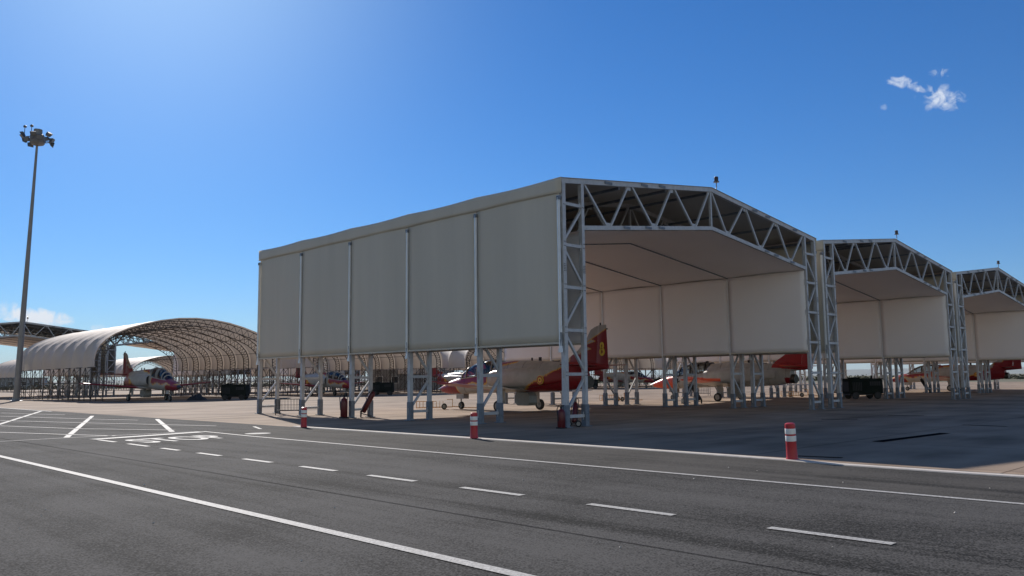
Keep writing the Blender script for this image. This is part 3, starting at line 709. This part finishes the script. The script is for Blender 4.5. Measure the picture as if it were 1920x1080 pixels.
    if sch is eagle:
        for s_ in (-1, 1):
            def disc(r_, x, mm, nm, par):
                return MB().add([(s_ * x, -2.27 + r_ * math.cos(t * math.pi / 12), 1.64 + r_ * math.sin(t * math.pi / 12)) for t in range(24)] + [(s_ * (x - .06), -2.27 + r_ * math.cos(t * math.pi / 12), 1.64 + r_ * math.sin(t * math.pi / 12)) for t in range(24)],
                                [tuple(range(24))] + [(t, (t + 1) % 24, 24 + (t + 1) % 24, 24 + t) for t in range(24)]).build(nm, mm, par)
            ro = disc(.23, .757, 'yellownum', 'roundel', r)
            for r_, x, mm in ((.205, .760, 'red'), (.14, .763, 'yellownum'), (.06, .766, 'red')): disc(r_, x, mm, 'roundel_ring', ro)
    if number: # on the left side of the fin (facing -x) and mirrored on the right
        for s_ in (-1, 1):
            m = MB(); n = 28; m_v = []
            for cz_, ro, ri, hy in ((3.29, .175, .075, .145), (2.99, .205, .095, .165)):
                vs = []
                for xx in (.03, .07):
                    for rr in (ro, ri): vs += [(s_ * xx, -5.86 + hy / .2 * rr * math.cos(2 * math.pi * t / n) * (.92 if rr == ro else .8), cz_ + rr * math.sin(2 * math.pi * t / n)) for t in range(n)]
                m.add(vs, [f_ for t in range(n) for f_ in ((t, (t + 1) % n, n + (t + 1) % n, n + t), (2 * n + t, 2 * n + (t + 1) % n, 3 * n + (t + 1) % n, 3 * n + t), (t, (t + 1) % n, 2 * n + (t + 1) % n, 2 * n + t), (n + t, n + (t + 1) % n, 3 * n + (t + 1) % n, 3 * n + t))])
            m.build('tail_number', 'yellownum', rud)
    if nose:
        for s_ in (-1, 1): text(nose, 'nose_number', 'blacknum', r, .50, (s_ * .52, 4.0, 1.42), (math.pi / 2, 0, s_ * math.pi / 2), .03, .012, .8, 1)
    return r
JG = 'jet trainers parked under the shelters'
j0 = make_jet(eagle, '8'); j0.location = (10.1, 12.4, 0); tag(j0, 'red and white jet trainer with yellow 8 on its red fin, under the nearest shelter', 'jet', JG)
j1 = make_jet(trainer, None, '9-'); j1.location = (30.4, 11.8, 0); tag(j1, 'grey jet trainer with orange nose and all-red tail under the second gabled shelter', 'jet', JG)
j2 = make_jet(eagle, None, None, False); j2.location = (71.6, 10.2, 0); tag(j2, 'red, yellow and white jet parked farthest right, low between the legs', 'jet', JG)
for x, y, rz, sc_, lab in [(9.5, 63.0, math.pi, 1.13, 'dark red jet facing right before the open arched shelter at left'), (29.7, 64.3, math.pi, 1, 'red jet seen under the big wall between its second and third legs'),
                       (52, 66, math.pi, 1, 'jet in the third arched shelter, mostly behind the nose of the jet with the 8'), (71, 68, math.pi, 1, 'dim jet seen behind the tail of the jet with the 8'),
                       (88.6, 67, math.pi, 1, 'grey-looking jet with dark nose seen left of the orange-nosed jet'), (118, 195, 0, 1, 'tiny far jet whose red fin shows left of the striped red nose')]:
    c = copy_tree(j2); c.location = (x, y, 0); c.rotation_euler.z = rz; c.scale = (sc_,) * 3; tag(c, lab, 'jet', JG)

# ---------------------------------------------------------------- high mast
pm = empty('light_mast', (1.9, 78.3, 0))
MB().lathe([(.34, .0), (.32, .3), (.27, 8), (.19, 18), (.11, 27.2)], 16).build('mast_pole', 'pole', pm, smooth=True)
MB().lathe([(.62, 0), (.62, .06), (.36, .08), (.36, .3)], 16).build('mast_base', 'galvdark', pm)
MB().lathe([(.25, 26.75), (.6, 26.85), (.75, 27.05), (.75, 27.75), (.6, 27.95), (.45, 28.0), (.42, 28.5), (.2, 28.55)], 8).build('lamp_crown', 'pole', pm)
ringm = MB().tube([(1.25 * math.cos(t * math.pi / 8), 1.25 * math.sin(t * math.pi / 8), 27.4) for t in range(17)], .05, 6)
for t in range(0, 16, 2): ringm.beam((.8 * math.cos(t * math.pi / 8), .8 * math.sin(t * math.pi / 8), 27.4), (1.3 * math.cos(t * math.pi / 8), 1.3 * math.sin(t * math.pi / 8), 27.4), .06)
ringm.build('lamp_ring', 'galvdark', pm)
for k, (ang, tl, zo) in enumerate([(10, .5, .1), (40, .9, .5), (75, .9, .25), (100, .4, -.3), (130, .35, 0), (160, .7, .45), (185, .8, .1), (215, .3, -.35), (240, .8, .3), (262, .5, .0), (300, 1.0, .5), (325, .4, 0), (345, .25, -.35)]):
    a = math.radians(ang); d = V((math.cos(a), math.sin(a), 0)); s_ = V((-d.y, d.x, 0)); c = d * 1.45 + V((0, 0, 27.4 + zo)); n = (d * math.cos(tl) - V((0, 0, math.sin(tl)))).normalized(); u = s_.cross(n)
    m = MB(); vs = []
    for f_, w_, h_ in ((-.2, .17, .13), (.12, .30, .24)):
        for sx, sy in ((-1, -1), (1, -1), (1, 1), (-1, 1)): vs.append(c + n * f_ + s_ * sx * w_ + u * sy * h_)
    m.add(vs, [(3, 2, 1, 0), (4, 5, 6, 7)] + [(i, (i + 1) % 4, 4 + (i + 1) % 4, 4 + i) for i in range(4)]); m.beam(c - n * .1, d * 1.25 + V((0, 0, 27.4)), .06)
    fl = m.build('floodlight', 'lamp', pm)
    MB().add([c + n * .125 + s_ * sx * .26 + u * sy * .2 for sx, sy in ((-1, -1), (1, -1), (1, 1), (-1, 1))], [(0, 1, 2, 3)]).build('lens', 'lens', fl)
for x, y, h in ((-1.25, .1, 28.45), (-.5, .6, 28.8)):
    q = MB().cyl((x, y, 27.7), (x, y, h), .035, 6).build('lightning_rod', 'lamp', pm); MB().lathe([(.05, 0), (.16, .02), (.17, .18), (.06, .26)], 10, (x, y, h)).build('obstruction_lamp', 'amber', q)
pm.scale.z = 1.016; pm.rotation_mode = 'QUATERNION'; pm.rotation_quaternion = V((0, 0, 1)).rotation_difference(V((.0277 * .716, -.0277 * .698, 1)).normalized())
tag(pm, 'tall tapered grey floodlight mast at the left picture edge', 'light mast')

# ---------------------------------------------------------------- bollards
b = empty('bollard')
MB().lathe([(.115, 0), (.125, .02), (.112, .05), (.104, .30), (.102, .60), (.104, .70), (.098, .735), (.07, .75)], 28).build('post', 'red', b, smooth=True)
for z in (.44, .60 - .015): MB().lathe([(.1045, z - .055), (.1065, z - .05), (.1065, z + .05), (.1045, z + .055)], 28).build('reflective_band', 'white', b, smooth=True)
MB().lathe([(.15, 0), (.15, .015), (.115, .025)], 24).build('base_ring', 'black', b)
BG = 'red and white bollards along the kerb'
b.location = (-5.55, -11.25, 0); b.rotation_euler = (0, math.radians(-2.5), 0)
tag(b, 'nearest red bollard with two white bands, standing out before the dark apron at right', 'bollard', BG)
for x, y, lab, t in ((-5.48, -1.45, 'middle red and white bollard, in front of the leg second from the shelter corner', 0), (-5.5, 8.0, 'farthest bollard, at the kerb end beside the wire cage', 1)):
    c = copy_tree(b); c.location = (x, y, 0); c.rotation_euler = (0, math.radians(t), 0); tag(c, lab)

# ---------------------------------------------------------------- ground equipment
def extinguisher():
    r = empty('fire_extinguisher')
    MB().lathe([(.13, .03), (.15, .06), (.15, .62), (.12, .72), (.05, .77), (.04, .80)], 20).build('cylinder', 'firered', r, smooth=True)
    MB().box(-.03, .03, -.03, .03, .8, .88).beam((0, 0, .87), (.16, 0, .92), .025).box(-.16, .16, -.12, .12, 0, .05).build('valve', 'bolt', r)
    MB().tube([(0, 0, .85), (-.12, .02, .9), (-.2, .02, .78), (-.19, .0, .5), (-.17, 0, .3)], .018, 6).tube([(.0, .05, .84), (.1, .08, .93), (.2, .06, .86), (.17, .02, .6)], .014, 6).build('hose', 'black', r, smooth=True)
    return r
def trolley(paint_='firered'):
    r = empty('extinguisher_trolley')
    c = MB().lathe([(.10, .02), (.13, .06), (.13, .95), (.09, 1.06), (.04, 1.1)], 18)
    T = Matrix.Translation((-.05, 0, .22)) @ Matrix.Rotation(math.radians(28), 4, 'Y'); c.v = [tuple(T @ V(v)) for v in c.v]
    c.build('cylinder', paint_, r, smooth=True)
    f = MB()
    for s_ in (-1, 1): f.tube([(-.12, s_ * .17, .16), (.12, s_ * .17, .7), (.42, s_ * .17, 1.28), (.5, s_ * .12, 1.34)], .018, 6); f.beam((-.1, s_ * .17, .18), (.35, s_ * .17, .06), .03)
    f.tube([(.5, -.12, 1.34), (.5, .12, 1.34)], .018, 6); f.beam((-.12, -.26, .16), (-.12, .26, .16), .03); f.beam((.35, -.17, .06), (.35, .17, .06), .03)
    f.build('trolley_frame', 'bolt', r)
    for s_ in (-1, 1): wheel(r, (-.12, s_ * .24, .16), .16, .06)
    for o in r.children:
        if o.name.startswith('wheel'):
            o.location = (-.12 - s_ * 0, 0, 0); o.location = (0, 0, 0)
    MB().tube([(.3, .1, 1.2), (.1, .25, 1.0), (.15, .27, .6), (0, .2, .4)], .018, 6).build('hose', 'black', r, smooth=True)
    return r
EG = 'fire extinguishers at the shelter legs'
e = extinguisher(); e.location = (-.32, -.15, 0); e.scale = (.95, .95, .85); tag(e, 'upright dark red fire extinguisher with looped hose at the big shelter corner leg', 'fire extinguisher', EG)
c = copy_tree(e); c.location = (-.25, 13.45, 0); c.scale = (1.1, 1.1, 1.2); tag(c, 'upright red extinguisher standing against the fourth leg pair from the corner')
t = trolley(); t.location = (.72, 13.3, 0); t.rotation_euler.z = math.radians(-35); tag(t, 'leaning red extinguisher trolley between the fourth leg pair from the corner', 'extinguisher trolley', 'extinguisher trolleys')
c = copy_tree(t); c.location = (.62, .1, 0); c.rotation_euler.z = math.radians(30); c.scale = (.72,) * 3; tag(c, 'small extinguisher trolley inside the big shelter corner leg pair')
t2 = trolley('black'); t2.location = (24.4, 10.4, 0); t2.rotation_euler.z = math.radians(120); tag(t2, 'black trolley slanting down from the legs right of the digit 9', 'equipment trolley', 'black equipment trolleys')
for x, y, rz, sc_, lab in ((23.6, 11.0, -45, 1.05, 'black trolley behind the leg under the digit 9 on the grey fuselage'), (60.3, 9.0, 110, 1.1, 'black trolley slanting by the legs below the jet near the right edge')):
    c = copy_tree(t2); c.location = (x, y, 0); c.rotation_euler.z = math.radians(rz); c.scale = (sc_,) * 3; tag(c, lab)
def gpu():
    r = empty('ground_power_unit')
    MB().box(-1.2, 1.2, -.65, .65, .38, 1.42).build('housing', 'dgreen', r, bevel=.06)
    m = MB()
    for i in range(6): m.box(-1.0 + i * .12, -.94 + i * .12, -.672, -.655, .6, 1.2)
    for i in range(5): m.box(.25 + i * .16, .37 + i * .16, -.672, -.655, .95, 1.25)
    m.box(-1.215, -1.205, -.45, .45, .55, 1.25); m.build('louvre_panel', 'black', r)
    MB().box(-1.22, 1.22, -.67, .67, 1.42, 1.47).cyl((.8, .2, 1.45), (.8, .2, 1.68), .07, 10).box(-.9, -.3, -.3, .3, 1.47, 1.56).build('lid', 'dgreen', r, bevel=.015)
    MB().box(-1.15, 1.15, -.5, .5, .28, .38).beam((1.15, 0, .32), (2.0, 0, .25), .07).build('chassis', 'bolt', r)
    for x in (-.8, .8):
        for y in (-.6, .6):
            w = wheel(r, (0, 0, .26), .26, .16, rim='bolt'); w.location = (x, y, 0); w.rotation_euler.z = math.pi / 2
    return r
gu = gpu(); gu.location = (38.6, 5.9, 0); gu.rotation_euler.z = math.radians(-42); GG = 'dark ground power units'
tag(gu, 'large near-black generator cart beside the legs under the second gabled shelter', 'generator', GG)
for x, y, lab in ((15.3, 56.5, 'dark green generator cart at the mouth of the left arched shelter'), (35.4, 60.5, 'dark generator cart visible below the big wall, right of the second arched shelter jet'),
                  (57.0, 62, 'generator cart by the third arched shelter'), (79, 66, 'dark generator cart just right of the tail with the yellow 8'), (101, 68, 'generator cart in the fifth arched shelter')):
    c = copy_tree(gu); c.location = (x, y, 0); c.rotation_euler.z = math.radians(-44); tag(c, lab)
def rack():
    m = MB(); 
    for x in (-.6, .6):
        for y in (-.4, .4): m.beam((x, y, 0), (x, y, .8), .035)
    for z in (.22, .8):
        for y in (-.4, .4): m.beam((-.6, y, z), (.6, y, z), .03)
        for x in (-.6, .6): m.beam((x, -.4, z), (x, .4, z), .03)
    r = empty('wire_cage'); m.build('cage_frame', 'bolt', r)
    m = MB()
    for y in (-.4, .4):
        for i in range(1, 8): m.beam((-.6 + i * .15, y, .22), (-.6 + i * .15, y, .8), .012)
        m.beam((-.6, y, .5), (.6, y, .5), .012)
    m.build('wire_mesh', 'bolt', r)
    return r
rk = rack(); rk.location = (.3, 19.4, 0); rk.rotation_euler.z = math.radians(-44); RG = 'low wire cages on the apron'
tag(rk, 'low dark wire cage behind the farthest bollard, at the far end of the big shelter', 'cage', RG)
c = copy_tree(rk); c.location = (43.5, 22.5, 0); tag(c, 'wire cage on the sunlit apron below the grey fuselage of the orange-nosed jet')
def ladder_cart():
    r = empty('tow_bar_cart'); m = MB(); L = 2.0
    for y in (-.28, .28):
        m.tube([(-L, y, .12), (L * .3, y, .16)], .022, 6); m.tube([(-L, y, .55), (-.6, y, .55)], .016, 6)
    for i in range(9): m.beam((-L + i * .24, -.28, .12), (-L + i * .24, -.28, .55), .03); m.beam((-L + i * .24, .28, .12), (-L + i * .24, .28, .55), .02); m.beam((-L + i * .24, -.28, .12), (-L + i * .24, .28, .12), .03)
    m.build('rail_frame', 'yellow', r)
    m = MB().beam((.6, -.28, .16), (.6, -.28, .68), .04).beam((.6, .28, .16), (.6, .28, .68), .04).beam((.6, -.28, .68), (.6, .28, .68), .04).beam((.2, -.28, .68), (.6, -.28, .68), .04).tube([(.6, 0, .2), (1.6, 0, .1), (2.4, 0, .08)], .03, 6)
    m.build('tow_handle', 'yellow', r)
    for y in (-.36, .36):
        w = wheel(r, (0, 0, .2), .2, .09); w.location = (0, y, 0); w.rotation_euler.z = math.pi / 2
    return r
lc = ladder_cart(); lc.location = (9.4, 17.9, 0); lc.rotation_euler.z = math.radians(-40); LG = 'yellow ladder-framed carts'
lc.scale = (.8, .8, .85)
tag(lc, 'orange-yellow ladder-framed cart around the nose wheel of the jet with the 8', 'cart', LG)
for x, y, rz, lab in ((42.5, 12.5, -60, 'yellow framed cart on sunlit concrete under the all-red tail'), (26.5, 18.5, -20, 'yellowish cart under the orange nose'), (58.5, 17, -50, 'yellow cart below the jet at the right edge')):
    c = copy_tree(lc); c.location = (x, y, 0); c.rotation_euler.z = math.radians(rz); tag(c, lab)

def heap(u, v):
    a = 2 * math.pi * u; r_ = 1.35 * (1 - v); h = .75 * (1 - (1 - v) ** 2) * (1 + .25 * noise.noise(V((math.cos(a) * 2, math.sin(a) * 2, v * 3))))
    return (r_ * math.cos(a) * 1.2 * (1 + .15 * math.sin(3 * a)), r_ * math.sin(a) * .7, h)
o = MB().grid(heap, 28, 8).build('covered_equipment', 'black', smooth=True); o.location = (12.9, 59.5, 0); o.scale = (.62, .62, .7)
tag(o, 'low dark tarpaulin heap on the ground between the left jet and the green generator', 'tarpaulin heap')

# ---------------------------------------------------------------- far things
def building(name, w, d, h, storeys, nwin):
    r = empty(name)
    MB().box(-w / 2, w / 2, -d / 2, d / 2, 0, h).build('wall', 'wall', r)
    MB().box(-w / 2 - .3, w / 2 + .3, -d / 2 - .3, d / 2 + .3, h, h + .35).build('roof', 'galvdark', r)
    for s_ in range(storeys):
        for i in range(nwin):
            x = -w / 2 + (i + .5) * w / nwin; z = h * (s_ + .35) / storeys
            f = MB().box(x - .75, x + .75, -d / 2 - .06, -d / 2 + .02, z, z + 1.5).build('window', 'white', r)
            MB().box(x - .62, x + .62, -d / 2 - .08, -d / 2 - .065, z + .13, z + 1.37).build('pane', 'winglass', f)
    return r
bd = building('control_building', 16, 10, 6.2, 2, 5); bd.location = (84, 118, 0); bd.rotation_euler.z = math.radians(-44)
tag(bd, 'grey two-storey block with dark windows seen under the big wall above the striped nose', 'building')
bd = building('low_building', 46, 12, 3.6, 1, 12); bd.location = (40, 300, 0); bd.rotation_euler.z = math.radians(-20)
tag(bd, 'long low dark building on the horizon behind the mast', 'building')
# scrub belt: leaf clumps
def scrub(name, pts, label, seed):
    random.seed(seed); m = MB()
    for (x, y, h) in pts:
        for k in range(26):
            px, py = x + random.gauss(0, 1.7), y + random.gauss(0, 1.7); pz = min(1, abs(random.gauss(.15, .36))) * h; s_ = random.uniform(.3, .65)
            a, b_, c_ = [V((random.uniform(-1, 1), random.uniform(-1, 1), random.uniform(-.5, 1))) * s_ for _ in range(3)]
            P = V((px, py, max(pz, .2))); m.add([P + a, P + b_, P + c_, P - a * .6], [(0, 1, 2), (0, 2, 3), (1, 3, 2)])
    o = m.build(name, 'leaf'); tag(o, label, 'scrub', None, 'stuff'); return o
pts = []
for i in range(900):
    az = math.radians(-2 + 98 * i / 900 + random.uniform(-.2, .2)); d = random.uniform(285, 330)
    pts.append((CAM.x + d * math.sin(az), CAM.y + d * math.cos(az), random.choice([1.0, 1.2, 1.4, 1.6, 1.9, 3.4 if random.random() < .12 else 1.4])))
scrub('scrub_belt', pts, 'dark belt of low scrub along the far edge of the airfield', 3)
m = MB(); NH = 160; vs = []
for i in range(NH + 1):
    az = math.radians(-20 + 140 * i / NH); d = 11000
    h = 18 + 45 * (.5 + .5 * noise.noise(V((i * .045, 3.1, 0)))) + 18 * noise.noise(V((i * .16, 8.1, 0))) + (45 if az > 1.0 else 0) * min(1, (az - 1.0) * 4)
    for q, hh in ((d, -2), (d + 800, h * .75), (d + 1400, h), (d + 3500, -2)): vs.append((CAM.x + q * math.sin(az), CAM.y + q * math.cos(az), hh))
m.add(vs, [(4 * i + j, 4 * i + 4 + j, 4 * i + 5 + j, 4 * i + 1 + j) for i in range(NH) for j in range(3)])
o = m.build('hills', 'hill', smooth=True); tag(o, 'low hazy blue hills on the horizon', None, None, 'structure')
# air between here and the hills
hz = MB().box(-21000, 21000, -21000, 21000, -6, 420); hm = bpy.data.materials.new('haze_air'); hm.use_nodes = True; nt = hm.node_tree; nt.nodes.clear()
pv = nt.nodes.new('ShaderNodeVolumePrincipled'); pv.inputs['Color'].default_value = (.84, .93, 1, 1); pv.inputs['Density'].default_value = 5e-5; pv.inputs['Anisotropy'].default_value = 0
ou = nt.nodes.new('ShaderNodeOutputMaterial'); nt.links.new(pv.outputs[0], ou.inputs['Volume'])
HAZE = True
if HAZE:
    o = hz.build('haze', hm); tag(o, 'thin pale haze in the air over the airfield', 'haze', None, 'stuff')
